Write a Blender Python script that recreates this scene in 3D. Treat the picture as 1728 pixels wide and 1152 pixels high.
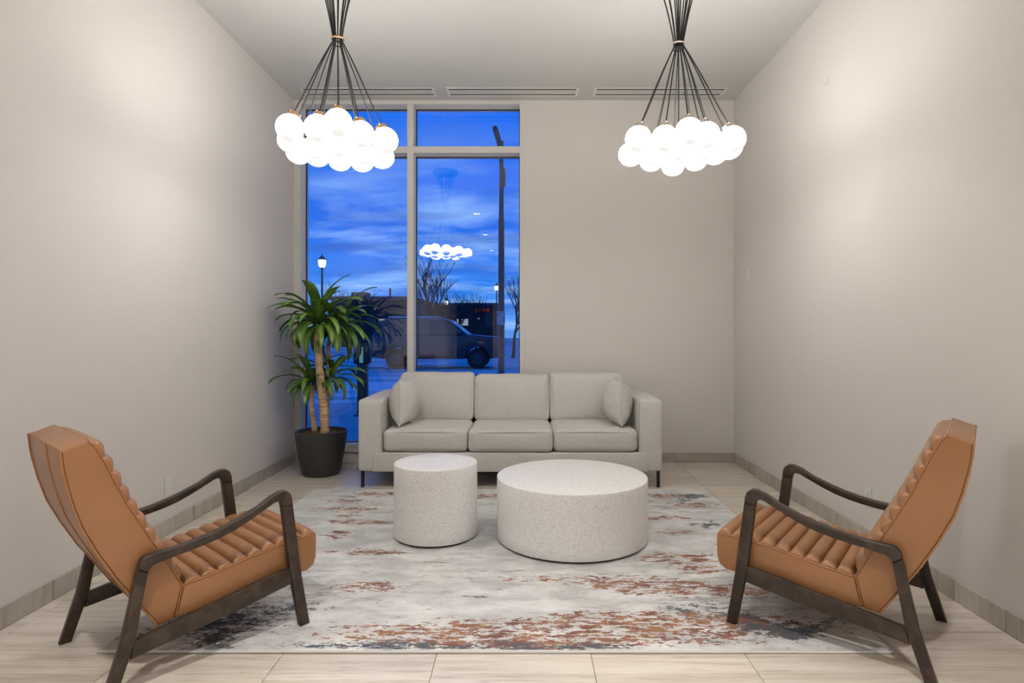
import bpy, bmesh, math, random
from mathutils import Vector, Matrix, noise
random.seed(7)
scene = bpy.context.scene
for o in list(bpy.data.objects):
    bpy.data.objects.remove(o, do_unlink=True)
COL = scene.collection

# ------------------------------------------------------------------ camera
F, CX, CY, H = 1016.0, 884.0, 560.0, 1.26
cam = bpy.data.cameras.new('camera')
cam.sensor_width = 36.0
cam.lens = F * 36.0 / 1728.0
cam.shift_x = -(CX - 864.0) / 1728.0
cam.shift_y = -(576.0 - CY) / 1728.0
cam.clip_start = 0.05
cam.clip_end = 400
camo = bpy.data.objects.new('camera', cam)
camo.location = (0, 0, H)
camo.rotation_euler = (math.pi / 2, 0, 0)
COL.objects.link(camo)
scene.camera = camo

def at(px, py, y):                       # point of the place at depth y seen at this photo position (for measuring only)
    return Vector(((px - CX) * y / F, y, H - (py - CY) * y / F))

# ------------------------------------------------------------------ exposure
scene.view_settings.view_transform = 'Standard'
scene.view_settings.look = 'None'
scene.view_settings.gamma = 1.0
scene.view_settings.use_curve_mapping = False
scene.view_settings.exposure = 0.24
GLOBE = 24.0          # pendant globe radiance
DOWN = 270.0          # each recessed downlight, watts

# ------------------------------------------------------------------ world: dusk sky with streaked cloud
def srgb(r, g, b):
    f = lambda c: (c / 255 / 12.92) if c / 255 <= 0.04045 else ((c / 255 + 0.055) / 1.055) ** 2.4
    return (f(r), f(g), f(b), 1.0)

world = bpy.data.worlds.new('dusk_sky')
scene.world = world
world.use_nodes = True
wt = world.node_tree
wt.nodes.clear()
class G:                                  # tiny node-graph helper
    def __init__(s, tree): s.t = tree
    def n(s, kind, **kw):
        nd = s.t.nodes.new(kind)
        for k, v in kw.items():
            if k in nd.inputs: s.put(nd.inputs[k], v)
            else: setattr(nd, k, v)
        return nd
    def put(s, sock, v):
        if hasattr(v, 'is_output') or isinstance(v, bpy.types.NodeSocket): s.t.links.new(v, sock)
        else: sock.default_value = v
    def math(s, op, a, b=0.0, clamp=False):
        nd = s.t.nodes.new('ShaderNodeMath'); nd.operation = op; nd.use_clamp = clamp
        s.put(nd.inputs[0], a); s.put(nd.inputs[1], b)
        return nd.outputs[0]
    def ramp(s, fac, stops):
        nd = s.t.nodes.new('ShaderNodeValToRGB')
        e = nd.color_ramp.elements
        while len(e) < len(stops): e.new(0.5)
        for i, (p, c) in enumerate(stops):
            e[i].position = p; e[i].color = c if len(c) == 4 else (*c, 1)
        s.put(nd.inputs[0], fac)
        return nd.outputs[0]
    def mix(s, fac, a, b):
        nd = s.t.nodes.new('ShaderNodeMix'); nd.data_type = 'RGBA'
        s.put(nd.inputs[0], fac); s.put(nd.inputs[6], a); s.put(nd.inputs[7], b)
        return nd.outputs[2]
    def noise(s, vec, scale, detail=4, rough=0.55, dist=0.0):
        nd = s.t.nodes.new('ShaderNodeTexNoise')
        s.put(nd.inputs['Vector'], vec)
        nd.inputs['Scale'].default_value = scale; nd.inputs['Detail'].default_value = detail
        nd.inputs['Roughness'].default_value = rough; nd.inputs['Distortion'].default_value = dist
        return nd.outputs['Fac']
    def mapping(s, vec, scale=(1, 1, 1), loc=(0, 0, 0)):
        nd = s.t.nodes.new('ShaderNodeMapping')
        s.put(nd.inputs['Vector'], vec); nd.inputs['Scale'].default_value = scale; nd.inputs['Location'].default_value = loc
        return nd.outputs[0]
g = G(wt)
tc = g.n('ShaderNodeTexCoord').outputs['Generated']
sep = g.n('ShaderNodeSeparateXYZ'); wt.links.new(tc, sep.inputs[0])
zz = g.math('MAXIMUM', sep.outputs[2], 0.0)
base = g.ramp(zz, [(0.0, srgb(84, 156, 238)), (0.07, srgb(50, 132, 236)), (0.16, srgb(0, 104, 228)), (0.3, srgb(0, 104, 230)), (1.0, srgb(0, 104, 216))])
den = g.math('ADD', zz, 0.13)
cv = g.n('ShaderNodeCombineXYZ')
wt.links.new(g.math('DIVIDE', sep.outputs[0], den), cv.inputs[0])
wt.links.new(g.math('DIVIDE', sep.outputs[1], den), cv.inputs[1])
cn = g.noise(g.mapping(cv.outputs[0], (1.0, 1.6, 1), (3.1, 1.7, 0)), 0.95, 6, 0.58, 0.35)
cn2 = g.noise(g.mapping(cv.outputs[0], (0.8, 2.2, 1), (7.3, 4.2, 0)), 0.8, 5, 0.55, 0.2)
lit = g.ramp(cn, [(0.46, (0, 0, 0)), (0.64, (1, 1, 1))])
drk = g.ramp(cn2, [(0.48, (0, 0, 0)), (0.64, (1, 1, 1))])
low = g.ramp(zz, [(0.0, (1, 1, 1)), (0.2, (0.85, 0.85, 0.85)), (0.33, (0.0, 0.0, 0.0))])
c1 = g.mix(g.math('MULTIPLY', g.math('MULTIPLY', lit, low), 0.9), base, srgb(150, 190, 246))
c2 = g.mix(g.math('MULTIPLY', g.math('MULTIPLY', drk, low), 0.7), c1, srgb(40, 92, 190))
bg = g.n('ShaderNodeBackground', Color=c2, Strength=1.06)
wo = g.n('ShaderNodeOutputWorld')
wt.links.new(bg.outputs[0], wo.inputs[0])

# ------------------------------------------------------------------ materials
MATS = {}
def mat(name, build):
    if name in MATS: return MATS[name]
    m = bpy.data.materials.new(name); m.use_nodes = True
    t = m.node_tree; t.nodes.clear()
    gg = G(t)
    out = gg.n('ShaderNodeOutputMaterial')
    sh = build(gg)
    t.links.new(sh, out.inputs[0])
    MATS[name] = m
    return m

def principled(g, color, rough=0.6, bump=None, bstr=0.2, bdist=0.002, **kw):
    p = g.n('ShaderNodeBsdfPrincipled')
    g.put(p.inputs['Base Color'], color); g.put(p.inputs['Roughness'], rough)
    for k, v in kw.items(): g.put(p.inputs[k.replace('_', ' ')], v)
    if bump is not None:
        b = g.n('ShaderNodeBump', Strength=bstr, Distance=bdist, Height=bump)
        g.t.links.new(b.outputs[0], p.inputs['Normal'])
    return p.outputs[0]
def objc(g): return g.n('ShaderNodeTexCoord').outputs['Object']
def geo(g): return g.n('ShaderNodeNewGeometry').outputs['Position']

def m_wall(g):
    v = geo(g)
    n = g.noise(v, 190, 2, 0.6); n2 = g.noise(g.mapping(v, (1, 1, 0.15)), 420, 1)
    c = g.mix(g.noise(v, 0.9, 2), (0.615, 0.585, 0.555, 1), (0.645, 0.615, 0.585, 1))
    return principled(g, c, 0.75, g.math('ADD', n, n2), 0.22, 0.0012)
WALL = mat('wall_covering', m_wall)
def m_ceil(g):
    v = geo(g)
    return principled(g, (0.50, 0.50, 0.485, 1), 0.9, g.noise(v, 140, 3, 0.6), 0.25, 0.002)
CEIL = mat('ceiling_paint', m_ceil)
GROUT = mat('grout', lambda g: principled(g, g.mix(g.noise(geo(g), 60, 2), (0.20, 0.165, 0.13, 1), (0.25, 0.21, 0.17, 1)), 0.9))
def tile_color(g, v, ax=(1.0, 14.0, 1.0), val=0.93):
    rnd = g.n('ShaderNodeObjectInfo').outputs['Random']
    off = g.n('ShaderNodeCombineXYZ')
    g.put(off.inputs[0], g.math('MULTIPLY', rnd, 37.0)); g.put(off.inputs[1], g.math('MULTIPLY', rnd, 91.0)); g.put(off.inputs[2], g.math('MULTIPLY', rnd, 13.0))
    add = g.n('ShaderNodeVectorMath', operation='ADD')
    g.put(add.inputs[0], g.mapping(v, ax)); g.put(add.inputs[1], off.outputs[0])
    n1 = g.noise(add.outputs[0], 1.5, 5, 0.6, 0.35)
    n2 = g.noise(add.outputs[0], 4.5, 4, 0.6, 0.5)
    c = g.ramp(n1, [(0.28, (0.47, 0.41, 0.34)), (0.45, (0.60, 0.54, 0.465)), (0.58, (0.67, 0.615, 0.545)), (0.75, (0.57, 0.505, 0.43))])
    vein = g.ramp(n2, [(0.56, (0, 0, 0)), (0.66, (1, 1, 1)), (0.71, (0, 0, 0))])
    c = g.mix(g.math('MULTIPLY', vein, 0.38), c, (0.27, 0.215, 0.165, 1))
    br = g.math('ADD', g.math('MULTIPLY', rnd, 0.14), val)
    hsv = g.n('ShaderNodeHueSaturation', Value=br, Color=c)
    return hsv.outputs[0]
FTILE = mat('floor_tile', lambda g: principled(g, tile_color(g, objc(g)), 0.34, g.noise(g.mapping(objc(g), (2, 30, 1)), 6, 2), 0.05, 0.001))
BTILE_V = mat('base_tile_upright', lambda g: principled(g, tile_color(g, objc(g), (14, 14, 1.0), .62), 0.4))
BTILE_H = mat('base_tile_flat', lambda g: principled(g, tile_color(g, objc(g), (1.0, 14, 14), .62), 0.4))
def m_lobby(g):
    v = geo(g)
    br = g.n('ShaderNodeTexBrick', offset=0.0, squash=1.0)
    g.put(br.inputs['Vector'], v); br.inputs['Scale'].default_value = 1.0
    br.inputs['Brick Width'].default_value = 0.603; br.inputs['Row Height'].default_value = 0.302; br.inputs['Mortar Size'].default_value = 0.002
    g.put(br.inputs['Color1'], tile_color(g, v)); g.put(br.inputs['Color2'], tile_color(g, v)); br.inputs['Mortar'].default_value = (0.2, 0.17, 0.13, 1)
    return principled(g, br.outputs[0], 0.36)
LOBBY = mat('lobby_floor_tile', m_lobby)
def m_frame(g): return principled(g, g.mix(g.noise(geo(g), 30, 2), (0.58, 0.57, 0.54, 1), (0.62, 0.61, 0.58, 1)), 0.45)
ALU = mat('window_aluminium', m_frame)
GASKET = mat('rubber_gasket', lambda g: principled(g, (0.012, 0.013, 0.016, 1), 0.6))
SILLW = mat('sill_paint', lambda g: principled(g, g.mix(g.noise(geo(g), 20, 2), (0.60, 0.58, 0.54, 1), (0.64, 0.62, 0.58, 1)), 0.5))
def m_glass(g):
    tr = g.n('ShaderNodeBsdfTransparent', Color=(0.93, 0.96, 0.98, 1))
    gl = g.n('ShaderNodeBsdfGlossy', Roughness=0.0, Color=(0.95, 0.93, 0.9, 1))
    fr = g.n('ShaderNodeFresnel', IOR=1.56)
    mx = g.n('ShaderNodeMixShader')
    g.t.links.new(fr.outputs[0], mx.inputs[0]); g.t.links.new(tr.outputs[0], mx.inputs[1]); g.t.links.new(gl.outputs[0], mx.inputs[2])
    return mx.outputs[0]
GLASS = mat('window_glass', m_glass)
def m_leather(g):
    v = objc(g)
    n = g.noise(v, 5, 4, 0.6); f = g.noise(v, 260, 3, 0.6)
    c = g.mix(n, (0.285, 0.130, 0.052, 1), (0.36, 0.172, 0.074, 1))
    r = g.math('ADD', g.math('MULTIPLY', n, 0.12), 0.27)
    return principled(g, c, r, g.math('ADD', f, g.math('MULTIPLY', g.noise(v, 24, 3), 1.5)), 0.16, 0.0015)
LEATHER = mat('tan_leather', m_leather)
WELT = mat('tan_welt', lambda g: principled(g, g.mix(g.noise(objc(g), 30, 2), (0.33, 0.15, 0.06, 1), (0.39, 0.18, 0.075, 1)), 0.45))
def m_wood(g):
    v = objc(g)
    n = g.noise(g.mapping(v, (18, 3, 3)), 5, 5, 0.62, 0.6)
    c = g.ramp(n, [(0.3, (0.013, 0.008, 0.0055)), (0.5, (0.034, 0.021, 0.014)), (0.72, (0.070, 0.045, 0.030))])
    return principled(g, c, 0.42, n, 0.12, 0.001)
WOOD = mat('dark_stained_wood', m_wood)
def m_fabric(g):
    v = objc(g)
    w1 = g.noise(g.mapping(v, (40, 420, 420)), 1.0, 2); w2 = g.noise(g.mapping(v, (420, 40, 60)), 1.0, 2)
    n = g.math('ADD', w1, w2)
    c = g.ramp(g.math('MULTIPLY', n, 0.5), [(0.33, (0.48, 0.465, 0.435)), (0.5, (0.585, 0.57, 0.54)), (0.68, (0.68, 0.665, 0.635))])
    return principled(g, c, 0.9, n, 0.4, 0.0015, Sheen_Weight=0.15)
FABRIC = mat('oatmeal_linen', m_fabric)
SEAM = mat('linen_piping', lambda g: principled(g, g.mix(g.noise(objc(g), 90, 2), (0.46, 0.445, 0.42, 1), (0.52, 0.505, 0.475, 1)), 0.9))
BLACK = mat('black_metal', lambda g: principled(g, g.mix(g.noise(objc(g), 30, 2), (0.008, 0.008, 0.008, 1), (0.014, 0.014, 0.014, 1)), 0.4))
def m_terrazzo(g):
    v = objc(g)
    def flecks(scale, thr, seed):
        vo = g.n('ShaderNodeTexVoronoi', feature='F1', Scale=scale, Randomness=1.0)
        g.put(vo.inputs['Vector'], g.mapping(v, (1, 1, 1), (seed, seed * 1.7, seed * .6)))
        keep = g.math('GREATER_THAN', g.n('ShaderNodeSeparateColor', Color=vo.outputs['Color']).outputs[0], 0.62)
        return g.math('MULTIPLY', g.math('LESS_THAN', vo.outputs['Distance'], thr), keep)
    c = g.mix(g.noise(v, 220, 2), (0.76, 0.755, 0.745, 1), (0.87, 0.865, 0.855, 1))
    c = g.mix(g.math('MULTIPLY', flecks(120, 0.30, 3.0), 0.7), c, (0.50, 0.48, 0.455, 1))
    c = g.mix(g.math('MULTIPLY', flecks(150, 0.27, 1.0), 0.8), c, (0.33, 0.31, 0.29, 1))
    c = g.mix(g.math('MULTIPLY', flecks(95, 0.17, 8.0), 0.85), c, (0.10, 0.09, 0.085, 1))
    c = g.mix(g.math('MULTIPLY', flecks(60, 0.26, 5.0), 0.7), c, (0.80, 0.79, 0.77, 1))
    return principled(g, c, 0.5)
TERRAZZO = mat('terrazzo', m_terrazzo)
PLINTH = mat('table_plinth', lambda g: principled(g, g.mix(g.noise(objc(g), 40, 2), (0.05, 0.047, 0.043, 1), (0.08, 0.075, 0.07, 1)), 0.7))
def m_rug(g):
    v = objc(g)
    at_ = g.n('ShaderNodeVertexColor', layer_name='design')
    sp = g.n('ShaderNodeSeparateColor'); g.put(sp.inputs[0], at_.outputs[0])
    rust, dark, grey = sp.outputs[0], sp.outputs[1], sp.outputs[2]
    s1 = g.noise(g.mapping(v, (3.2, 15, 1)), 1.6, 6, 0.66, 0.35)
    s2 = g.noise(g.mapping(v, (5.0, 17, 1), (5, 3, 0)), 2.1, 7, 0.7, 0.5)
    s3 = g.noise(g.mapping(v, (2.5, 5, 1), (9, 1, 0)), 1.6, 7, 0.68, 0.4)
    fine = g.noise(g.mapping(v, (1, 2.2, 1)), 38, 4, 0.75)
    def step(n, mask, lo, k, soft=0.02):
        x = g.math('ADD', g.math('ADD', n, g.math('MULTIPLY', g.math('SUBTRACT', fine, 0.5), 0.60)), g.math('MULTIPLY', mask, k))
        mr = g.n('ShaderNodeMapRange'); g.put(mr.inputs[0], x); mr.inputs[1].default_value = lo; mr.inputs[2].default_value = lo + soft
        return mr.outputs[0]
    c = g.mix(g.ramp(s3, [(0.36, (0, 0, 0)), (0.62, (1, 1, 1))]), (0.76, 0.76, 0.745, 1), (0.50, 0.50, 0.49, 1))
    c = g.mix(g.math('MULTIPLY', step(s1, grey, 0.70, 0.30, 0.16), 0.75), c, (0.255, 0.25, 0.245, 1))
    c = g.mix(step(s3, dark, 0.80, 0.42, 0.06), c, (0.085, 0.09, 0.10, 1))
    c = g.mix(step(s2, dark, 0.87, 0.42, 0.02), c, (0.035, 0.06, 0.11, 1))
    rc = g.ramp(g.noise(v, 7, 3, 0.6), [(0.36, (0.17, 0.060, 0.038)), (0.5, (0.25, 0.095, 0.055)), (0.6, (0.36, 0.17, 0.075)), (0.7, (0.20, 0.07, 0.042))])
    c = g.mix(step(s2, rust, 0.775, 0.34, 0.02), c, rc)
    pile = g.noise(v, 420, 2)
    c = g.mix(g.math('MULTIPLY', pile, 0.22), c, (0.25, 0.25, 0.25, 1))
    return principled(g, c, 0.95, pile, 0.5, 0.002)
RUG = mat('abstract_rug_pile', m_rug)
BINDING = mat('rug_binding', lambda g: principled(g, g.mix(g.noise(objc(g), 200, 2), (0.6, 0.6, 0.58, 1), (0.7, 0.7, 0.68, 1)), 0.9))
def m_globe(g):
    s_ = g.n('ShaderNodeSeparateXYZ'); g.put(s_.inputs[0], objc(g))
    pole = g.n('ShaderNodeMapRange')        # the lamp sits under the cap, the far pole of the globe is dimmer
    g.put(pole.inputs[0], s_.outputs[2]); pole.inputs[1].default_value = -.073; pole.inputs[2].default_value = -.034
    stg = g.math('ADD', g.math('MULTIPLY', g.math('POWER', pole.outputs[0], 3.0), GLOBE), .74)
    e = g.n('ShaderNodeEmission', Color=(1.0, 0.955, 0.905, 1), Strength=stg)
    p = principled(g, (0.06, 0.06, 0.06, 1), 0.25)
    a = g.n('ShaderNodeAddShader'); g.t.links.new(e.outputs[0], a.inputs[0]); g.t.links.new(p, a.inputs[1])
    return a.outputs[0]
OPAL = mat('opal_glass_lit', m_globe)
BRASS = mat('champagne_brass', lambda g: principled(g, g.mix(g.noise(objc(g), 40, 2), (0.62, 0.40, 0.22, 1), (0.70, 0.47, 0.27, 1)), 0.32, Metallic=1.0))
BRASS_COOL = mat('brass_cool_lit', lambda g: principled(g, g.mix(g.noise(objc(g), 40, 2), (0.55, 0.49, 0.42, 1), (0.62, 0.56, 0.48, 1)), 0.32, Metallic=1.0))  # same metal as the brass caps, with cooler light put into its colour
CORD = mat('black_cord', lambda g: principled(g, (0.010, 0.010, 0.010, 1), 0.6))
LAMPON = mat('downlight_lens_lit', lambda g: g.n('ShaderNodeEmission', Color=(1.0, 0.90, 0.78, 1), Strength=12.0).outputs[0])
WHITEP = mat('white_plastic', lambda g: principled(g, g.mix(g.noise(objc(g), 30, 2), (0.66, 0.65, 0.62, 1), (0.7, 0.69, 0.66, 1)), 0.4))
SLOT = mat('outlet_slot', lambda g: principled(g, (0.08, 0.075, 0.07, 1), 0.6))
VENTW = mat('vent_enamel', lambda g: principled(g, g.mix(g.noise(objc(g), 30, 2), (0.60, 0.60, 0.575, 1), (0.65, 0.65, 0.62, 1)), 0.5))
VENTD = mat('vent_slot_shade', lambda g: principled(g, (0.05, 0.05, 0.048, 1), 0.8))  # dark colour painted in for the shade of open slots
def m_pot(g):
    v = objc(g)
    return principled(g, g.mix(g.noise(v, 12, 3), (0.036, 0.035, 0.034, 1), (0.046, 0.044, 0.042, 1)), 0.42, g.noise(v, 300, 2), 0.1, 0.001)
POT = mat('charcoal_planter', m_pot)
MOSS = mat('moss_mulch', lambda g: principled(g, g.ramp(g.noise(objc(g), 40, 4, 0.7), [(0.3, (0.025, 0.014, 0.008)), (0.5, (0.085, 0.055, 0.022)), (0.7, (0.16, 0.125, 0.05))]), 0.95))
def m_cane(g):
    v = objc(g)
    n = g.noise(g.mapping(v, (1, 1, 7)), 9, 5, 0.65, 0.4)
    c = g.ramp(n, [(0.3, (0.24, 0.145, 0.08)), (0.5, (0.50, 0.35, 0.215)), (0.7, (0.66, 0.50, 0.34))])
    return principled(g, c, 0.85, g.noise(g.mapping(v, (1, 1, 12)), 14, 4, 0.6), 0.6, 0.004)
CANE = mat('cane_bark', m_cane)
def m_leaf(g):
    uv = g.n('ShaderNodeUVMap', uv_map='UVMap')
    s = g.n('ShaderNodeSeparateXYZ'); g.put(s.inputs[0], uv.outputs[0])
    d = g.math('ABSOLUTE', g.math('SUBTRACT', s.outputs[0], 0.5))
    rnd = g.n('ShaderNodeObjectInfo').outputs['Random']
    stripe = g.ramp(d, [(0.0, (1, 1, 1)), (0.10, (0.75, 0.75, 0.75)), (0.22, (0, 0, 0))])
    n = g.noise(g.mapping(uv.outputs[0], (14, 0.6, 1)), 3, 3)
    c = g.mix(g.math('MULTIPLY', n, 0.8), (0.050, 0.118, 0.018, 1), (0.135, 0.255, 0.036, 1))
    c = g.mix(g.math('MULTIPLY', g.math('MULTIPLY', stripe, rnd), 0.85), c, (0.30, 0.45, 0.09, 1))
    return principled(g, c, 0.36, n, 0.2, 0.002)
LEAF = mat('dracaena_leaf', m_leaf)
SNOW = mat('packed_snow_ground', lambda g: principled(g, g.ramp(g.noise(g.mapping(geo(g), (0.35, 1.2, 1)), 0.9, 5, 0.6), [(0.35, (0.22, 0.23, 0.25)), (0.5, (0.45, 0.46, 0.48)), (0.65, (0.66, 0.67, 0.69))]), 0.75))
SNOWB = mat('snow_bank', lambda g: principled(g, g.mix(g.noise(geo(g), 3, 4), (0.55, 0.57, 0.6, 1), (0.75, 0.77, 0.8, 1)), 0.8))
PAVE = mat('pavement', lambda g: principled(g, g.mix(g.noise(geo(g), 8, 4), (0.30, 0.31, 0.33, 1), (0.42, 0.43, 0.45, 1)), 0.7))
BUILD = mat('far_building_render', lambda g: principled(g, g.mix(g.noise(geo(g), 0.6, 3), (0.018, 0.018, 0.024, 1), (0.03, 0.03, 0.036, 1)), 0.85))
BUILDP = mat('far_building_parapet', lambda g: principled(g, (0.05, 0.055, 0.07, 1), 0.8))
DARKWIN = mat('far_dark_window', lambda g: principled(g, (0.01, 0.012, 0.02, 1), 0.15))
def em(name, col, s): return mat(name, lambda g: g.n('ShaderNodeEmission', Color=col, Strength=s).outputs[0])
LITWIN = em('far_lit_window', (0.75, 0.85, 1.0, 1), 0.35)
REDSIGN = em('far_red_sign', (1.0, 0.12, 0.05, 1), 0.12)
LANTERN = em('lantern_lit', (0.9, 0.97, 1.0, 1), 2.2)
SCREEN = em('meter_screen_lit', (0.25, 0.6, 0.9, 1), 0.32)
POLE = mat('pole_paint', lambda g: principled(g, g.mix(g.noise(geo(g), 5, 2), (0.035, 0.03, 0.04, 1), (0.05, 0.045, 0.055, 1)), 0.5))
PAPER = mat('notice_paper', lambda g: principled(g, g.ramp(g.noise(g.mapping(objc(g), (4, 1, 60)), 1.5, 2), [(0.45, (0.5, 0.52, 0.55)), (0.6, (0.2, 0.22, 0.26))]), 0.8))
BARK = mat('winter_bark', lambda g: principled(g, g.mix(g.noise(geo(g), 10, 3), (0.012, 0.011, 0.014, 1), (0.03, 0.026, 0.026, 1)), 0.9))
CARP = mat('car_paint', lambda g: principled(g, g.mix(g.noise(objc(g), 2, 2), (0.020, 0.016, 0.028, 1), (0.028, 0.022, 0.036, 1)), 0.25, Coat_Weight=0.5))
CARG = mat('car_glass', lambda g: principled(g, (0.02, 0.03, 0.05, 1), 0.06))
TYRE = mat('tyre_rubber', lambda g: principled(g, (0.008, 0.008, 0.009, 1), 0.8))
HUB = mat('wheel_rim', lambda g: principled(g, (0.03, 0.03, 0.035, 1), 0.4))
DOORM = mat('dark_door', lambda g: principled(g, g.mix(g.noise(g.mapping(objc(g), (12, 12, 1)), 3, 4), (0.010, 0.008, 0.008, 1), (0.018, 0.014, 0.013, 1)), 0.6))

# ------------------------------------------------------------------ geometry helpers
def link(name, me, m, parent=None):
    o = bpy.data.objects.new(name, me)
    COL.objects.link(o)
    if m is not None and len(me.materials) == 0: me.materials.append(m)
    if parent is not None: o.parent = parent
    return o
def finish(bm, name, m, parent=None, smooth=30):
    bmesh.ops.recalc_face_normals(bm, faces=bm.faces)
    me = bpy.data.meshes.new(name)
    bm.to_mesh(me); bm.free()
    if smooth:
        for p in me.polygons: p.use_smooth = True
        me.set_sharp_from_angle(angle=math.radians(smooth))
    return link(name, me, m, parent)
def tag(o, label, cat=None, group=None, kind=None):
    o['label'] = label
    if cat: o['category'] = cat
    if group: o['group'] = group
    if kind: o['kind'] = kind
    return o
def empty(name, loc=(0, 0, 0), rz=0.0):
    o = bpy.data.objects.new(name, None)
    o.empty_display_size = 0.1
    o.location = loc; o.rotation_euler = (0, 0, rz)
    COL.objects.link(o)
    return o
def add_box(bm, lo, hi, bevel=0.0, seg=2):
    lo, hi = Vector(lo), Vector(hi)
    r = bmesh.ops.create_cube(bm, size=1.0, matrix=Matrix.Translation((lo + hi) / 2) @ Matrix.Diagonal((*(hi - lo), 1)))
    if bevel:
        es = list({e for v in r['verts'] for e in v.link_edges})
        bmesh.ops.bevel(bm, geom=es, offset=bevel, segments=seg, profile=0.5, affect='EDGES')
def boxes(name, lst, m, parent=None, bevel=0.0, seg=2, smooth=30):
    bm = bmesh.new()
    for lo, hi in lst: add_box(bm, lo, hi, bevel, seg)
    return finish(bm, name, m, parent, smooth)
def add_prism(bm, poly, x0, x1, bevel=0.0, seg=2):          # poly in (y,z), extruded along x
    a = [bm.verts.new((x0, p[0], p[1])) for p in poly]
    b = [bm.verts.new((x1, p[0], p[1])) for p in poly]
    n = len(poly)
    fs = [bm.faces.new(a), bm.faces.new(b[::-1])]
    for i in range(n): fs.append(bm.faces.new((a[i], b[i], b[(i + 1) % n], a[(i + 1) % n])))
    if bevel:
        es = list(fs[0].edges) + list(fs[1].edges)
        bmesh.ops.recalc_face_normals(bm, faces=fs)
        bmesh.ops.bevel(bm, geom=es, offset=bevel, segments=seg, profile=0.5, affect='EDGES')
def prism(name, poly, x0, x1, m, parent=None, bevel=0.0, seg=2, smooth=30):
    bm = bmesh.new(); add_prism(bm, poly, x0, x1, bevel, seg)
    return finish(bm, name, m, parent, smooth)
def add_tube(bm, pts, r, n=8, closed=False, caps=True):
    pts = [Vector(p) for p in pts]; N = len(pts)
    rs = r if isinstance(r, (list, tuple)) else [r] * N
    rings = []; up = None
    for i, p in enumerate(pts):
        if closed: t = pts[(i + 1) % N] - pts[i - 1]
        else: t = pts[min(i + 1, N - 1)] - pts[max(i - 1, 0)]
        t.normalize()
        if up is None: up = t.orthogonal().normalized()
        else:
            up = up - t * up.dot(t)
            up = up.normalized() if up.length > 1e-6 else t.orthogonal().normalized()
        w = t.cross(up)
        rings.append([bm.verts.new(p + (up * math.cos(k * 2 * math.pi / n) + w * math.sin(k * 2 * math.pi / n)) * rs[i]) for k in range(n)])
    for i in range(N if closed else N - 1):
        a, b = rings[i], rings[(i + 1) % N]
        for k in range(n): bm.faces.new((a[k], a[(k + 1) % n], b[(k + 1) % n], b[k]))
    if caps and not closed:
        bm.faces.new(rings[0][::-1]); bm.faces.new(rings[-1])
def tube(name, pts, r, m, parent=None, n=8, closed=False):
    bm = bmesh.new(); add_tube(bm, pts, r, n, closed)
    return finish(bm, name, m, parent, 50)
def add_lathe(bm, prof, n=32, cap=True, M=None):              # prof: (radius, z) list
    rings = []
    for (r, z) in prof:
        rings.append([bm.verts.new((r * math.cos(k * 2 * math.pi / n), r * math.sin(k * 2 * math.pi / n), z)) for k in range(n)])
    for a, b in zip(rings, rings[1:]):
        for k in range(n): bm.faces.new((a[k], a[(k + 1) % n], b[(k + 1) % n], b[k]))
    if cap:
        bm.faces.new(rings[0][::-1]); bm.faces.new(rings[-1])
    if M is not None:
        bmesh.ops.transform(bm, matrix=M, verts=[v for rg in rings for v in rg])
def lathe(name, prof, m, parent=None, n=32, loc=(0, 0, 0), smooth=35, M=None):
    bm = bmesh.new(); add_lathe(bm, prof, n, True, M)
    o = finish(bm, name, m, parent, smooth); o.location = loc
    return o
def cushion_mesh(bm, c, h, r, crown=(0, 0, 0), n=14, wrinkle=0.0, seed=0.0, shear=0.0):
    # soft upholstered block: centre c, half sizes h, edge radius r, crown = bulge of the x, y and z faces
    c, h = Vector(c), Vector(h)
    ts = [math.sin((i / n * 2 - 1) * math.pi / 2) for i in range(n + 1)]
    vs = {}
    def vert(p):
        k = (round(p[0], 5), round(p[1], 5), round(p[2], 5))
        if k in vs: return vs[k]
        q = Vector((p[0] * h.x, p[1] * h.y, p[2] * h.z))
        inn = Vector([max(-h[i] + r, min(h[i] - r, q[i])) for i in range(3)])
        d = q - inn
        if d.length > 1e-9: q = inn + d.normalized() * r
        x, y, z = p
        b = lambda s, t: max(0.0, (1 - s * s)) * max(0.0, (1 - t * t))
        q.x += crown[0] * x * b(y, z); q.y += crown[1] * y * b(x, z); q.z += crown[2] * z * b(x, y)
        if wrinkle:
            w = noise.noise(Vector((q.x * 7 + seed, q.y * 7, q.z * 7))) + .5 * noise.noise(Vector((q.x * 17, q.y * 17 + seed, q.z * 17)))
            q += Vector((x, y, z)).normalized() * w * wrinkle
        q.y += shear * (q.z + h.z)
        vs[k] = bm.verts.new(c + q)
        return vs[k]
    for ax in range(3):
        for sg in (-1, 1):
            for i in range(n):
                for j in range(n):
                    qd = []
                    for (a, b) in ((i, j), (i + 1, j), (i + 1, j + 1), (i, j + 1)):
                        p = [0, 0, 0]; p[ax] = sg; p[(ax + 1) % 3] = ts[a]; p[(ax + 2) % 3] = ts[b]
                        qd.append(vert(p))
                    bm.faces.new(qd)
def cushion(name, c, h, r, m, parent=None, **kw):
    bm = bmesh.new(); cushion_mesh(bm, c, h, r, **kw)
    return finish(bm, name, m, parent, 60)

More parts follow.
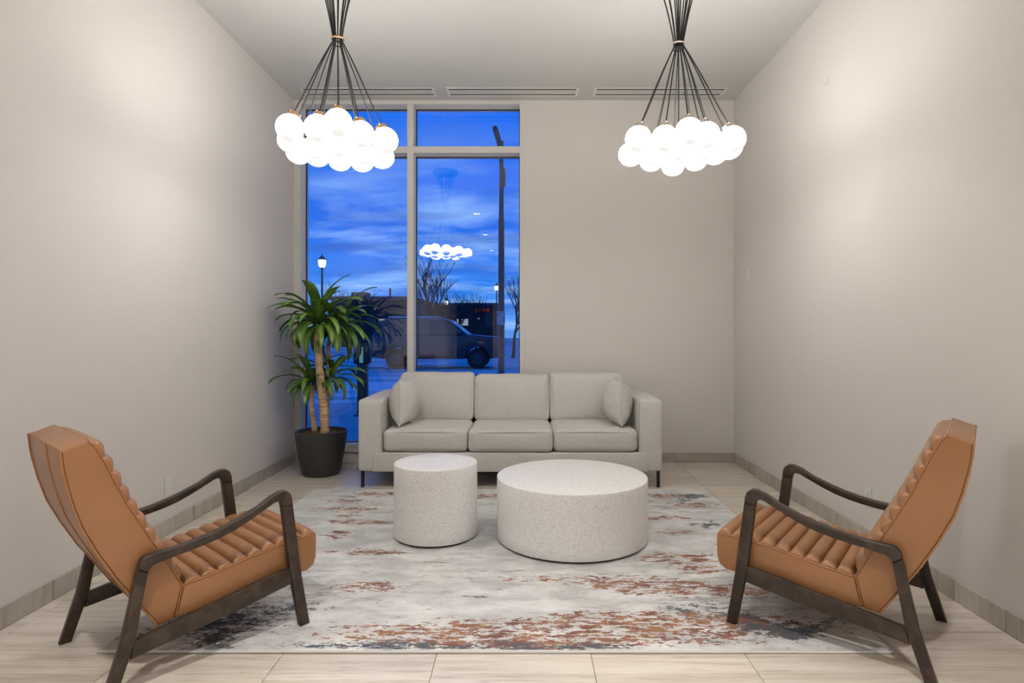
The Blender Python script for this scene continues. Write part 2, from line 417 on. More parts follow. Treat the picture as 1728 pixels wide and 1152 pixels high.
# ------------------------------------------------------------------ the room
XL, XR, YB, ZC, YR = -2.22, 2.03, 5.819, 3.50, -7.0
tag(boxes('wall_left', [((XL - .2, YR - .2, 0), (XL, YB + .25, ZC))], WALL), 'long plain off white wall on the left behind the planter', kind='structure')
tag(boxes('wall_right', [((XR, YR - .2, 0), (XR + .2, YB + .25, ZC))], WALL), 'long plain off white wall on the right behind a tan armchair', kind='structure')
WX0, WX1, WZ0, WZ1 = -2.20, 0.005, 0.104, 3.488
tag(boxes('wall_back', [((WX1, YB, 0), (XR, YB + .25, ZC)), ((XL, YB, WZ1), (WX1, YB + .25, ZC)), ((XL, YB, 0), (WX0, YB + .25, WZ1)),
                        ((WX0, YB + .012, 0), (WX1, YB + .25, WZ0))], WALL), 'off white end wall with the tall window, behind the sofa', kind='structure')
tag(boxes('ceiling', [((XL - .2, YR - .2, ZC), (XR + .2, YB + .25, ZC + .2))], CEIL), 'flat pale grey ceiling', kind='structure')
DX0, DX1 = -2.12, -0.98
tag(boxes('wall_rear', [((XL, YR - .2, 0), (DX0, YR, ZC)), ((DX1, YR - .2, 0), (XR, YR, ZC)), ((DX0, YR - .2, 2.9), (DX1, YR, ZC))], WALL), 'plain wall at the entry end of the room', kind='structure')
dr = boxes('door_1', [((DX0, YR - .16, 0.002), (DX1, YR - .10, 2.9))], DOORM)
tag(dr, 'tall dark entry door at the far entry end', kind='structure')
for k in range(2):
    xa = DX0 + .08 + k * .52
    boxes('door_panel', [((xa, YR - .10, .15), (xa + .46, YR - .085, 2.75))], DOORM, dr, .006)
tube('door_handle', [(-1.55, YR - .10, .95), (-1.55, YR - .05, .95), (-1.55, YR - .05, 1.45), (-1.55, YR - .10, 1.45)], .012, BLACK, dr)

# floor: grout bed plus single tiles
Y0T = 2.2233 - 8 * 0.302
fl = boxes('floor', [((XL, Y0T, -.06), (XR, YB, -.003))], GROUT)
tag(fl, 'floor of pale wood veined stone tiles in a straight grid', kind='structure')
tag(boxes('floor_entry', [((XL, YR, -.06), (XR, Y0T, 0))], LOBBY), 'veined tile floor of the entry end', kind='structure')
tile_mesh = {}
def tile_obj(name, sx, sy, sz, loc, m, parent, bev=.0012):
    key = (round(sx, 3), round(sy, 3), round(sz, 3), m.name)
    if key not in tile_mesh:
        o = boxes(name, [((-sx / 2, -sy / 2, -sz / 2), (sx / 2, sy / 2, sz / 2))], m, parent, bev, 1)
        tile_mesh[key] = o.data
    else:
        o = link(name, tile_mesh[key], None, parent)
    o.location = loc
    return o
xs = [XL] + [x for x in [-2.150 + .603 * k for k in range(8)] if XL < x < XR] + [XR]
ys = [Y0T + .302 * k for k in range(40)]
ys = [y for y in ys if y < YB - .02] + [YB]
gj = .0028
for i in range(len(xs) - 1):
    for j in range(len(ys) - 1):
        tile_obj('floor_tile', xs[i + 1] - xs[i] - gj, ys[j + 1] - ys[j] - gj, .012, ((xs[i] + xs[i + 1]) / 2, (ys[j] + ys[j + 1]) / 2, -.006), FTILE, fl)
# tile skirting
BH = .095
for side, X, sg in (('left', XL, 1), ('right', XR, -1)):
    b = boxes('baseboard_' + side, [((min(X, X + sg * .007), YR, .0005), (max(X, X + sg * .007), YB, BH - .001))], GROUT)
    tag(b, 'low veined tile skirting along the %s wall' % side, kind='structure')
    for j in range(len(ys) - 1):
        tile_obj('skirting_tile', .010, ys[j + 1] - ys[j] - .003, BH - .002, (X + sg * .0055, (ys[j] + ys[j + 1]) / 2, BH / 2 + .001), BTILE_V, b)
b = boxes('baseboard_back', [((WX1 + .02, YB - .007, .0005), (XR - .012, YB, BH - .001))], GROUT)
tag(b, 'low veined tile skirting along the end wall beside the sofa', kind='structure')
bx = [WX1 + .02] + [x for x in xs if WX1 + .1 < x < XR - .05] + [XR - .011]
for i in range(len(bx) - 1):
    tile_obj('skirting_tile', bx[i + 1] - bx[i] - .003, .010, BH - .002, ((bx[i] + bx[i + 1]) / 2, YB - .0055, BH / 2 + .001), BTILE_H, b)

# window: aluminium frame with four panes
w = empty('window_1', (0, YB, 0))
tag(w, 'tall four pane window with pale metal frame beside the planter', kind='structure')
D = .145
JX0, MX0, MX1, JX1 = -2.155, -1.128, -1.065, -0.040
HZ, TZ0, TZ1, SZ0, SZ1 = 3.459, 2.990, 3.053, .137, .172
fd0, fd1 = -.004, D + .06
def wpart(name, lo, hi, m=ALU, bev=.002): return boxes(name, [(lo, hi)], m, w, bev, 1)
wpart('jamb', (WX0, fd0, WZ0), (JX0, fd1, WZ1))
wpart('jamb', (JX1, fd0, WZ0), (WX1, fd1, WZ1))
wpart('head', (JX0, fd0, HZ), (JX1, fd1, WZ1))
wpart('mullion', (MX0, fd0, SZ1), (MX1, fd1, HZ))
wpart('transom', (JX0, fd0, TZ0), (MX0, fd1, TZ1)); wpart('transom', (MX1, fd0, TZ0), (JX1, fd1, TZ1))
wpart('bottom_rail', (JX0, fd0, SZ0), (JX1, fd1, SZ1))
wpart('sill', (WX0, -.035, WZ0), (JX1 + .045, fd0, SZ0), SILLW, .004)
wpart('sill_apron', (WX0, -.012, .001), (JX1 + .045, .011, WZ0 - .006), SILLW, .002)
for (x0, x1) in ((JX0, MX0), (MX1, JX1)):
    for (z0, z1) in ((SZ1, TZ0), (TZ1, HZ)):
        p = boxes('pane', [((x0, D, z0), (x1, D + .008, z1))], GLASS, w, 0, 1, 0)
        gk = .008
        boxes('gasket', [((x0, D - .012, z0), (x0 + gk, D - .001, z1)), ((x1 - gk, D - .012, z0), (x1, D - .001, z1)),
                         ((x0 + gk, D - .012, z1 - gk), (x1 - gk, D - .001, z1)), ((x0 + gk, D - .012, z0), (x1 - gk, D - .001, z0 + gk))], GASKET, p)

# ------------------------------------------------------------------ armchairs
def make_chair(loc, heading, label):
    c = empty('armchair', (loc[0], loc[1], 0), -heading)
    tag(c, label, 'chair', 'tan leather armchairs with dark wooden frames')
    HW = .268
    seat_poly = [(.072, .372), (.076, .34), (.074, .27), (.062, .235), (.03, .218), (-.494, .196), (-.467, .312), (-.35, .328), (-.23, .348), (-.11, .366), (-.01, .374), (.05, .375)]
    st = prism('seat', seat_poly, -HW, HW, LEATHER, c, .012, 3)
    rear = [(-.838, .868), (-.834, .82), (-.826, .77), (-.808, .69), (-.781, .60), (-.738, .505), (-.683, .401), (-.616, .294), (-.551, .190)]
    frontb = [(-.497, .196), (-.469, .314), (-.515, .405), (-.562, .494), (-.605, .575), (-.645, .655), (-.680, .735), (-.712, .812), (-.742, .872), (-.762, .893)]
    bk = prism('backrest', rear + frontb, -HW, HW, LEATHER, c, .012, 3)
    # channels: soft bars across the width, each its own piece
    def rib_mesh(pitch, hgt, hw, name):
        bm = bmesh.new(); nv, ns = 20, 10
        grid = []
        for i in range(nv + 1):
            t = math.sin((i / nv * 2 - 1) * math.pi / 2)
            e = max(0.0, 1 - abs(t) ** 9) ** .5
            row = []
            for j in range(ns + 1):
                s = j / ns * 2 - 1
                z = hgt * (.25 + .75 * e) * (max(0.0, 1 - abs(s) ** 2.3)) ** .62
                w_ = 0.0012 * noise.noise(Vector((t * 9, s * 2, hgt * 100)))
                row.append(bm.verts.new((t * hw, s * pitch / 2 * 1.03, z * (.93 + .07 * (1 - t * t)) + w_ - .004)))
            grid.append(row)
        for i in range(nv):
            for j in range(ns):
                bm.faces.new((grid[i][j], grid[i + 1][j], grid[i + 1][j + 1], grid[i][j + 1]))
        # underside so each channel is a closed roll
        lowv = [[bm.verts.new((grid[i][j].co.x, grid[i][j].co.y, -.012)) for j in (0, ns)] for i in range(nv + 1)]
        for i in range(nv):
            bm.faces.new((grid[i][0], lowv[i][0], lowv[i + 1][0], grid[i + 1][0]))
            bm.faces.new((grid[i][ns], grid[i + 1][ns], lowv[i + 1][1], lowv[i][1]))
            bm.faces.new((lowv[i][0], lowv[i][1], lowv[i + 1][1], lowv[i + 1][0]))
        for i in (0, nv):
            bm.faces.new([grid[i][j] for j in range(ns + 1)] + [lowv[i][1], lowv[i][0]])
        bmesh.ops.recalc_face_normals(bm, faces=bm.faces)
        me = bpy.data.meshes.new(name); bm.to_mesh(me); bm.free()
        for p in me.polygons: p.use_smooth = True
        me.set_sharp_from_angle(angle=math.radians(60))
        me.materials.append(LEATHER)
        return me
    def lay(path, count, me, parent, name):
        seg = [Vector(p) for p in path]
        L = [0]
        for a, b_ in zip(seg, seg[1:]): L.append(L[-1] + (b_ - a).length)
        def pt(d):
            for k in range(len(L) - 1):
                if d <= L[k + 1] + 1e-9: return seg[k].lerp(seg[k + 1], (d - L[k]) / (L[k + 1] - L[k]))
            return seg[-1]
        for i in range(count):
            a, b_ = pt(L[-1] * i / count), pt(L[-1] * (i + 1) / count)
            m_, t = (a + b_) / 2, (b_ - a).normalized()
            nrm = Vector((t.y, -t.x)) if name == 'back' else Vector((-t.y, t.x))
            o = link('channel', me, None, parent)
            # columns: x->width, y->tangent, z->normal
            M = Matrix(((1, 0, 0, 0), (0, t.x, nrm.x, m_.x), (0, t.y, nrm.y, m_.y), (0, 0, 0, 1)))
            if M.determinant() < 0: M = M @ Matrix.Diagonal((-1, 1, 1, 1))
            o.matrix_local = M
    lay([(-.462, .318), (-.35, .328), (-.23, .348), (-.11, .366), (-.01, .374), (.070, .374)], 9, rib_mesh(.060, .031, .263, 'channel'), st, 'seat')
    lay([(-.478, .334), (-.515, .405), (-.562, .494), (-.605, .575), (-.645, .655), (-.680, .735), (-.712, .812), (-.748, .884)], 10, rib_mesh(.0615, .036, .263, 'channel'), bk, 'back')
    # welts
    for s in (-1, 1):
        tube('piping', [(s * (HW - .003), p[0] * 1.0 - .001, p[1]) for p in rear], .0034, WELT, bk, 6)
        tube('piping', [(s * (HW - .001), p[0], p[1]) for p in [(-.764, .891), (-.742, .868), (-.712, .806), (-.680, .731), (-.645, .651), (-.605, .571), (-.562, .49), (-.515, .401), (-.471, .316), (-.494, .205)]], .0024, WELT, bk, 6)
        tube('piping', [(s * (HW - .001), p[0], p[1]) for p in [(.068, .371), (-.01, .371), (-.11, .363), (-.23, .345), (-.35, .325), (-.462, .312)]], .0024, WELT, st, 6)
    tube('piping', [((HW - .012) * k / 3, -.836, .867) for k in range(-3, 4)], .0042, WELT, bk, 6)
    tube('piping', [((HW - .012) * k / 3, -.760, .891) for k in range(-3, 4)], .003, WELT, bk, 6)
    tube('seam', [(.045, p[0] - .0015, p[1]) for p in rear], .0020, WELT, bk, 6)
    # side frames
    T, OUT = .034, .3166
    arm = [(-.060, .535), (-.062, .560), (-.070, .584), (-.090, .600), (-.115, .600), (-.150, .587), (-.205, .556), (-.285, .525), (-.345, .506), (-.405, .491), (-.465, .481), (-.52, .475), (-.585, .473), (-.610, .468), (-.622, .455), (-.629, .43),
           (-.598, .409), (-.590, .425), (-.575, .433), (-.515, .443), (-.465, .449), (-.415, .457), (-.36, .468), (-.30, .485), (-.24, .510), (-.18, .539), (-.142, .558), (-.125, .561), (-.111, .553), (-.106, .535)]
    fleg = [(-.060, .535), (-.046, .43), (-.022, .237), (.016, .012), (-.026, .012), (-.075, .274), (-.092, .42), (-.106, .535)]
    rleg = [(-.629, .43), (-.681, .185), (-.738, .0), (-.697, .0), (-.637, .185), (-.598, .409)]
    rail = [(-.070, .272), (-.20, .254), (-.317, .233), (-.48, .209), (-.640, .182), (-.652, .123), (-.49, .142), (-.271, .169), (-.062, .204)]
    for s in (-1, 1):
        a0, a1 = sorted((s * OUT, s * (OUT - T)))
        prism('armrest', arm, a0, a1, WOOD, c, .006, 3)
        prism('front_leg', fleg, a0 + .0005, a1 - .0005, WOOD, c, .005, 2)
        prism('rear_leg', rleg, a0 + .0005, a1 - .0005, WOOD, c, .005, 2)
        prism('side_rail', rail, a0 + .004, a1 - .004, WOOD, c, .005, 2)
        q0, q1 = sorted((s * (OUT - T), s * (HW - .01)))
        boxes('spacer', [((q0, -.30, .208), (q1, -.26, .226))], BLACK, c)
        boxes('spacer', [((q0, -.636, .318), (q1, -.618, .342))], BLACK, c)
    return c
make_chair((-1.1637, 2.7815), 0.7268, 'tan channelled leather armchair with dark wood frame, left of the tables')
make_chair((1.0743, 2.8314), -0.9157, 'tan channelled leather armchair with dark wood frame, right of the tables')

# ------------------------------------------------------------------ sofa
s = empty('sofa', (-.109, 4.85, 0))
tag(s, 'three seat oatmeal linen sofa with slim black legs under the window', 'sofa')
HWs = 1.228
aw = .192
DB = .95                                                  # overall depth
for sg in (-1, 1):
    x0, x1 = sorted((sg * HWs, sg * (HWs - aw)))
    o = cushion('arm', ((x0 + x1) / 2, DB / 2, .425), (aw / 2, DB / 2, .288), .022, FABRIC, s, crown=(.004, .004, .006), n=16, wrinkle=.001)
    tube('piping', [((x1 if sg < 0 else x0), .004 + .002, .15), ((x1 if sg < 0 else x0) - sg * -.002, .004, .69)], .0025, SEAM, o, 6)
bm = bmesh.new()
xb = HWs - .116
poly = [(-xb, .136), (xb, .136), (xb, .262), (xb - .008, .279), (xb - .028, .288), (-xb + .028, .288), (-xb + .008, .279), (-xb, .262)]
a = [bm.verts.new((p[0], -.010, p[1])) for p in poly]; b2 = [bm.verts.new((p[0], .10, p[1])) for p in poly]
f0 = bm.faces.new(a); bm.faces.new(b2[::-1])
for i in range(len(poly)): bm.faces.new((a[i], b2[i], b2[(i + 1) % len(poly)], a[(i + 1) % len(poly)]))
bmesh.ops.recalc_face_normals(bm, faces=bm.faces)
bmesh.ops.bevel(bm, geom=list(f0.edges), offset=.010, segments=3, profile=.5, affect='EDGES')
base = finish(bm, 'front_rail', FABRIC, s)
tube('piping', [(p[0] * 1.001, -.002, p[1]) for p in poly[:1] + poly[:0:-1][::-1][0:0] + poly[1:2]], .002, SEAM, base, 6)
boxes('seat_base', [((-HWs + aw, .10, .136), (HWs - aw, DB - .02, .283))], FABRIC, s, .01)
cushion('back_frame', (0, DB - .085, .44), (HWs - aw - .004, .080, .30), .03, FABRIC, s, n=10)
for sx in (-1, 1):
    for yy in (.045, DB - .06):
        boxes('leg', [((sx * (HWs - .027) - .012, yy - .012, 0), (sx * (HWs - .027) + .012, yy + .012, .14))], BLACK, s, .002, 1)
cwid = (2 * (HWs - aw) - .004) / 3
for k in range(3):
    cxk = (k - 1) * cwid
    pr = -.012 if k == 1 else 0.0
    o = cushion('seat_cushion', (cxk, .315 + pr, .380), (cwid / 2 - .003, .318, .088), .040, FABRIC, s, crown=(.006, .012, .022), n=18, wrinkle=.0035, seed=k * 3.3)
    zt = .448
    tube('piping', [(cxk - cwid / 2 + .03, .006 + pr, zt), (cxk - cwid / 4, -.003 + pr, zt + .005), (cxk, -.006 + pr, zt + .006), (cxk + cwid / 4, -.003 + pr, zt + .005), (cxk + cwid / 2 - .03, .006 + pr, zt)], .003, SEAM, o, 6)
    tz = (.005, -.012, .0)[k]
    o = cushion('back_cushion', (cxk, .665, .665 + tz / 2), (cwid / 2 - .004, .095, .215 + tz / 2), .045, FABRIC, s, crown=(.008, .035, .004), n=18, wrinkle=.008, seed=9 + k * 4.1, shear=.22)
    tz2 = .665 + .215 + tz
    tube('piping', [(cxk + cwid * (u - .5) * .9, .665 + .22 * .43 - .075, tz2 - .012 + .004 * math.sin(u * 9 + k)) for u in [i / 8 for i in range(9)]], .003, SEAM, o, 6)

# throw pillows
def pillow(loc, rot, label, seed):
    bm = bmesh.new(); n = 22; S, T = .194, .122
    top, bot = {}, {}
    for i in range(n + 1):
        for j in range(n + 1):
            u, v = math.sin((i / n * 2 - 1) * math.pi / 2), math.sin((j / n * 2 - 1) * math.pi / 2)
            x = S * u * (1 - .10 * (1 - v * v) * abs(u) ** 1.5); y = S * v * (1 - .10 * (1 - u * u) * abs(v) ** 1.5)
            th = T * (max(0, 1 - abs(u) ** 2.2) * max(0, 1 - abs(v) ** 2.2)) ** .55
            e = min(1 - abs(u), 1 - abs(v))
            wr = (.007 * noise.noise(Vector((u * 3 + seed, v * 3, 1))) + .0035 * noise.noise(Vector((u * 9 + seed, v * 7, 2)))) * min(1, e * 6)
            crease = .006 * math.sin(14 * v + 3 * u) * math.exp(-((abs(u) - .8) / .18) ** 2) * min(1, e * 8)
            top[i, j] = bm.verts.new((x, y, th + wr + crease))
            bot[i, j] = top[i, j] if i in (0, n) or j in (0, n) else bm.verts.new((x, y, -th + wr - crease))
    for i in range(n):
        for j in range(n):
            bm.faces.new((top[i, j], top[i + 1, j], top[i + 1, j + 1], top[i, j + 1]))
            q = [bot[i, j], bot[i, j + 1], bot[i + 1, j + 1], bot[i + 1, j]]
            try: bm.faces.new(q)
            except ValueError: pass
    per = [top[i, 0].co.copy() for i in range(n)] + [top[n, j].co.copy() for j in range(n)] + [top[i, n].co.copy() for i in range(n, 0, -1)] + [top[0, j].co.copy() for j in range(n, 0, -1)]
    o = finish(bm, 'throw_pillow', FABRIC, None, 60)
    tube('piping', per, .003, SEAM, o, 6, True)
    o.location = loc; o.rotation_euler = rot
    tag(o, label, 'pillow', 'throw pillows on the sofa')
R90 = math.pi / 2
pillow((-1.015, 5.12, .668), (R90, math.radians(3), math.radians(88)), 'small linen throw pillow leaning on the sofa arm nearer the planter', 1.0)
pillow((.797, 5.12, .668), (R90, math.radians(-3), math.radians(-88)), 'small linen throw pillow leaning on the sofa arm away from the planter', 5.0)

# ------------------------------------------------------------------ rug
RX0, RX1, RY0, RY1 = -1.668, 1.448, 2.36, 4.775
def blob(x, y, cx_, cy_, rx, ry): return math.exp(-((x - cx_) / rx) ** 2 - ((y - cy_) / ry) ** 2)
RUST = [(-.45, 2.50, .50, .10, 1.0), (.05, 2.50, .30, .07, .8), (.55, 2.46, .5, .07, .95), (.35, 2.62, .3, .05, .7), (.85, 2.62, .35, .05, .7), (.62, 2.95, .28, .05, .95), (.85, 3.33, .24, .05, 1.0), (-1.45, 3.2, .2, .05, .7), (.2, 3.05, .5, .04, .55), (1.25, 3.55, .2, .04, .8), (.9, 4.05, .3, .04, .7), (1.0, 4.6, .3, .05, .8), (-1.0, 4.65, .4, .04, .8), (-1.25, 4.25, .3, .03, .8), (-1.05, 3.95, .3, .03, .8), (0.0, 4.6, .5, .03, .6), (.95, 3.16, .18, .03, .8),
        (-.78, 2.95, .2, .04, .8), (-.88, 3.42, .26, .03, .9), (-1.15, 3.72, .12, .06, .8), (-1.3, 4.45, .22, .05, .7), (-1.2, 4.1, .12, .05, .6), (-.35, 4.55, .2, .05, .6), (.95, 3.75, .2, .05, .6), (1.2, 4.35, .2, .06, .8), (1.1, 2.9, .3, .05, .6)]
DARK = [(-1.35, 2.55, .30, .16, .95), (-1.0, 2.75, .22, .14, .6), (1.1, 2.55, .38, .12, .95), (.75, 2.75, .25, .10, .6), (1.25, 4.55, .2, .13, .95), (1.2, 3.9, .2, .06, .6), (.1, 2.40, .5, .025, .8), (-.6, 2.40, .3, .02, .8), (-.25, 2.85, .2, .03, .45), (-1.3, 4.6, .2, .05, .5)]
GREY = [(-1.2, 2.8, .5, .4, .8), (1.0, 2.7, .5, .4, .9), (0, 3.1, .8, .25, .45), (-.35, 3.9, .3, .5, .5), (1.1, 4.4, .4, .3, .8), (-1.2, 4.2, .4, .3, .5), (.3, 4.5, .6, .2, .4)]
bm = bmesh.new()
nx, ny = 156, 120
rows = []
for j in range(ny + 1):
    rows.append([bm.verts.new((RX0 + (RX1 - RX0) * i / nx, RY0 + (RY1 - RY0) * j / ny, .0115 + .0006 * noise.noise(Vector((i * .15, j * .15, 0))))) for i in range(nx + 1)])
for j in range(ny):
    for i in range(nx): bm.faces.new((rows[j][i], rows[j][i + 1], rows[j + 1][i + 1], rows[j + 1][i]))
rim = rows[0] + [rows[j][nx] for j in range(1, ny + 1)] + rows[ny][::-1][1:] + [rows[j][0] for j in range(ny - 1, 0, -1)]
lowr = [bm.verts.new((v.co.x, v.co.y, .001)) for v in rim]
for i in range(len(rim)): bm.faces.new((rim[i], lowr[i], lowr[(i + 1) % len(rim)], rim[(i + 1) % len(rim)]))
rug = finish(bm, 'area_rug', RUG, None, 40)
ca = rug.data.color_attributes.new('design', 'FLOAT_COLOR', 'POINT')
for i, v in enumerate(rug.data.vertices):
    x, y = v.co.x, v.co.y
    ca.data[i].color = tuple(min(.86, sum(k * (1.35 if d_ <= .06 else .92) * blob(x, y, a_, b_, c_ * 1.15, d_ * (1.9 if d_ <= .06 else 1.4)) for a_, b_, c_, d_, k in lst)) for lst in (RUST, DARK, GREY)) + (1.0,)
tag(rug, 'distressed abstract rug in grey and rust under the tables', 'rug')
tube('binding', [(RX0, RY0, .007), (RX1, RY0, .007), (RX1, RY1, .007), (RX0, RY1, .007)], .0062, BINDING, rug, 8, True)

# ------------------------------------------------------------------ drum tables
def drum(x, y, r, h, label):
    t = empty('drum_table', (x, y, .012))
    tag(t, label, 'table', 'speckled terrazzo drum tables')
    h -= .012
    k = .007
    prof = [(r - .006, .014), (r - .002, .015), (r, .019)] + [(r, .019 + (h - .019 - k) * i / 6) for i in range(1, 7)] + [(r - k * .3, h - k * .3), (r - k, h), (r * .5, h)]
    lathe('drum', prof, TERRAZZO, t, 96)
    lathe('plinth', [(r - .022, 0), (r - .022, .0145)], PLINTH, t, 64)
drum(-.542, 3.71, .254, .4625, 'taller narrow white terrazzo drum table on the rug')
drum(.293, 3.68, .457, .3875, 'low wide white terrazzo drum table on the rug')

# ------------------------------------------------------------------ potted dracaena
pl = empty('potted_dracaena', (-1.80, 5.35, 0))
tag(pl, 'dracaena with three canes in a charcoal planter beside the window', 'plant')
prof = [(.135, .0), (.155, .004), (.163, .016), (.176, .08), (.195, .18), (.212, .28), (.221, .345), (.2235, .375), (.2225, .386), (.214, .388), (.207, .380), (.203, .35), (.19, .33), (.02, .33)]
lathe('planter', prof, POT, pl, 64)
bm = bmesh.new()
rr = random.Random(3)
n1, n2 = 14, 40
ring = []
for i in range(n1 + 1):
    r = .200 * i / n1
    ring.append([bm.verts.new((r * math.cos(k * 2 * math.pi / n2), r * math.sin(k * 2 * math.pi / n2), .352 + .035 * (1 - (i / n1) ** 2) + .014 * noise.noise(Vector((r * 40 * math.cos(k * 2 * math.pi / n2), r * 40 * math.sin(k * 2 * math.pi / n2), 0))) + rr.uniform(-.006, .008))) for k in range(n2 if i else 1)])
for k in range(n2): bm.faces.new((ring[0][0], ring[1][k], ring[1][(k + 1) % n2]))
for i in range(1, n1):
    for k in range(n2): bm.faces.new((ring[i][k], ring[i + 1][k], ring[i + 1][(k + 1) % n2], ring[i][(k + 1) % n2]))
finish(bm, 'moss', MOSS, pl, 20)['kind'] = 'stuff'
def cane(p0, p1, r0, r1, seed):
    pts, rad = [], []
    for i in range(25):
        t = i / 24
        p = Vector(p0).lerp(Vector(p1), t) + Vector((.008 * math.sin(t * 5 + seed), .006 * math.cos(t * 4 + seed), 0))
        pts.append(p); rad.append((r0 + (r1 - r0) * t) * (1 + .05 * math.sin(i * 2.4 + seed) + .03 * noise.noise(Vector((i, seed, 0)))))
    tube('cane', pts, rad, CANE, pl, 12)
def rel(px, py, y): return at(px, py, y) - Vector((-1.80, 5.35, 0))
C1, C2, C3, C4 = rel(536, 548, 5.24), rel(526, 650, 5.36), rel(560, 640, 5.45), rel(568, 556, 5.40)
cane(rel(547, 730, 5.27), C1, .040, .030, 1)
cane(rel(530, 728, 5.33), C2, .026, .019, 2)
cane(rel(553, 722, 5.43), rel(553, 575, 5.43), .024, .018, 4)
def leaf(head, az, el, L, wd, droop, twist):
    bm = bmesh.new(); uvl = bm.loops.layers.uv.new('UVMap')
    n, m_ = 14, 4
    p = Vector(head) + Vector((math.cos(az), math.sin(az), .3)) * .012
    e = el; ds = L / n; rows = []
    side0 = Vector((-math.sin(az), math.cos(az), 0))
    for i in range(n + 1):
        t = i / n
        d = Vector((math.cos(az) * math.cos(e), math.sin(az) * math.cos(e), math.sin(e)))
        nr = side0.cross(d) * -1
        tw = twist * t
        sd = (side0 * math.cos(tw) + nr * math.sin(tw))
        up = d.cross(sd)
        if up.dot(nr) < 0: up = -up
        wv = wd * (min(1, .38 + 1.5 * t) * max(0.0, 1 - t ** 3.2) ** .8) * .5
        row = []
        for j in range(m_ + 1):
            s_ = j / m_ * 2 - 1
            q = p + sd * (s_ * wv) + up * (abs(s_) * wv * .35 + .004 * math.sin(t * 11 + az * 3) * s_)
            wq = q + pl.location
            q.x += max(0, (XL + .012) - wq.x) ; q.y -= max(0, wq.y - (YB - .012))
            row.append((bm.verts.new(q), s_ * .5 + .5, t))
        rows.append(row)
        p = p + d * ds
        e -= droop * ds / L * (0.35 + 1.5 * t)
    for i in range(n):
        for j in range(m_):
            qd = [rows[i][j], rows[i][j + 1], rows[i + 1][j + 1], rows[i + 1][j]]
            f_ = bm.faces.new([x[0] for x in qd])
            for lp, x in zip(f_.loops, qd): lp[uvl].uv = (x[1], x[2])
    me = bpy.data.meshes.new('leaf'); bm.to_mesh(me); bm.free()
    for p_ in me.polygons: p_.use_smooth = True
    return link('leaf', me, LEAF, pl)
def head(c, count, Lr, wr, seed, elmax=1.35, elmin=-.25, bias=None):
    r = random.Random(seed)
    for i in range(count):
        az = i * 2.39996 + r.uniform(-.25, .25)
        t = (i + .5) / count
        el = elmax + (elmin - elmax) * t ** .85 + r.uniform(-.12, .12)
        L = r.uniform(*Lr) * (.82 + .25 * math.sin(math.pi * min(1, t + .25)))
        leaf(Vector(c) + Vector((0, 0, .05 * (1 - t) + .0)), az, el, L, r.uniform(*wr), r.uniform(1.5, 2.3) * (.55 + .6 * t), r.uniform(-.5, .5))
head(C1, 50, (.34, .50), (.064, .090), 11)
head(C4, 34, (.34, .52), (.064, .090), 23, 1.1, -.45)
head(C2, 30, (.28, .42), (.055, .075), 37, 1.25, -.2)
head(C3, 22, (.28, .40), (.055, .075), 41, 1.2, -.2)

# ------------------------------------------------------------------ pendants
def pendant(label, centre, globes, metal, seed):
    P = empty('cluster_pendant', (centre[0], centre[1], ZC))
    tag(P, label, 'pendant light', 'globe cluster pendants')
    r = random.Random(seed)
    pts = [Vector((x - centre[0], y - centre[1], 2.36 - ZC + r.uniform(-.012, .012))) for x, y in globes]
    for _ in range(200):                                     # keep the globes from running into each other
        for i in range(len(pts)):
            for j in range(i):
                d = pts[i] - pts[j]
                if d.length < .1475:
                    k = d.normalized() * (.1475 - d.length) * .5
                    k.z *= .4
                    pts[i] += k; pts[j] -= k
    lathe('canopy', [(.160, -.045), (.172, -.043), (.176, -.036), (.176, -.002), (.174, 0)], BLACK, P, 48)
    tie = -.526
    tube('tie_ring', [(.034 * math.cos(k * math.pi / 10), .034 * math.sin(k * math.pi / 10), tie + .008) for k in range(20)], .0055, metal, P, 8, True)
    tube('tie_ring', [(.031 * math.cos(k * math.pi / 10), .031 * math.sin(k * math.pi / 10), tie - .022) for k in range(20)], .004, CORD, P, 8, True)
    gm = None
    for i, p in enumerate(pts):
        a = math.atan2(p.y, p.x)
        rad = min(1.0, Vector((p.x, p.y)).length / .27)
        tp = Vector((.024 * rad * math.cos(a), .024 * rad * math.sin(a), tie))
        top = Vector((.145 * (.25 + .75 * rad) * math.cos(a), .145 * (.25 + .75 * rad) * math.sin(a), -.045))
        ax = (tp - p).normalized()
        ax = (ax + Vector((0, 0, .6))).normalized()
        rot = Vector((0, 0, 1)).rotation_difference(ax).to_matrix().to_4x4()
        if gm is None:
            bm = bmesh.new()
            bmesh.ops.create_uvsphere(bm, u_segments=32, v_segments=20, radius=.073)
            gl = finish(bm, 'globe', OPAL, P, 80); gm = gl.data
        else: gl = link('globe', gm, None, P)
        gl.matrix_local = Matrix.Translation(p) @ rot
        bm = bmesh.new()
        add_lathe(bm, [(.036, .062), (.036, .082), (.032, .088), (.008, .089), (.008, .102), (.004, .105)], 20)
        for k in range(3):
            q = k * 2.094 + .4
            bmesh.ops.create_uvsphere(bm, u_segments=8, v_segments=6, radius=.005, matrix=Matrix.Translation((.033 * math.cos(q), .033 * math.sin(q), .088)))
        finish(bm, 'cap', metal, gl, 40)
        s0 = p + ax * .100
        path = []
        for k in range(13):
            t = k / 12
            q = s0.lerp(tp, t)
            bow = math.sin(math.pi * t) * .014 * rad
            path.append(q + Vector((math.cos(a), math.sin(a), 0)) * bow * (t - .15))
        for k in range(1, 9): 
            t = k / 8
            q = tp.lerp(top, t)
            path.append(q - Vector((math.cos(a), math.sin(a), 0)) * .012 * math.sin(math.pi * t) * rad)
        tube('cord', path, .0038, CORD, P, 6)
def plane_pts(lst): return [((x - CX) * (1117.6 / (CY - y)) / F, 1117.6 / (CY - y)) for x, y in lst]
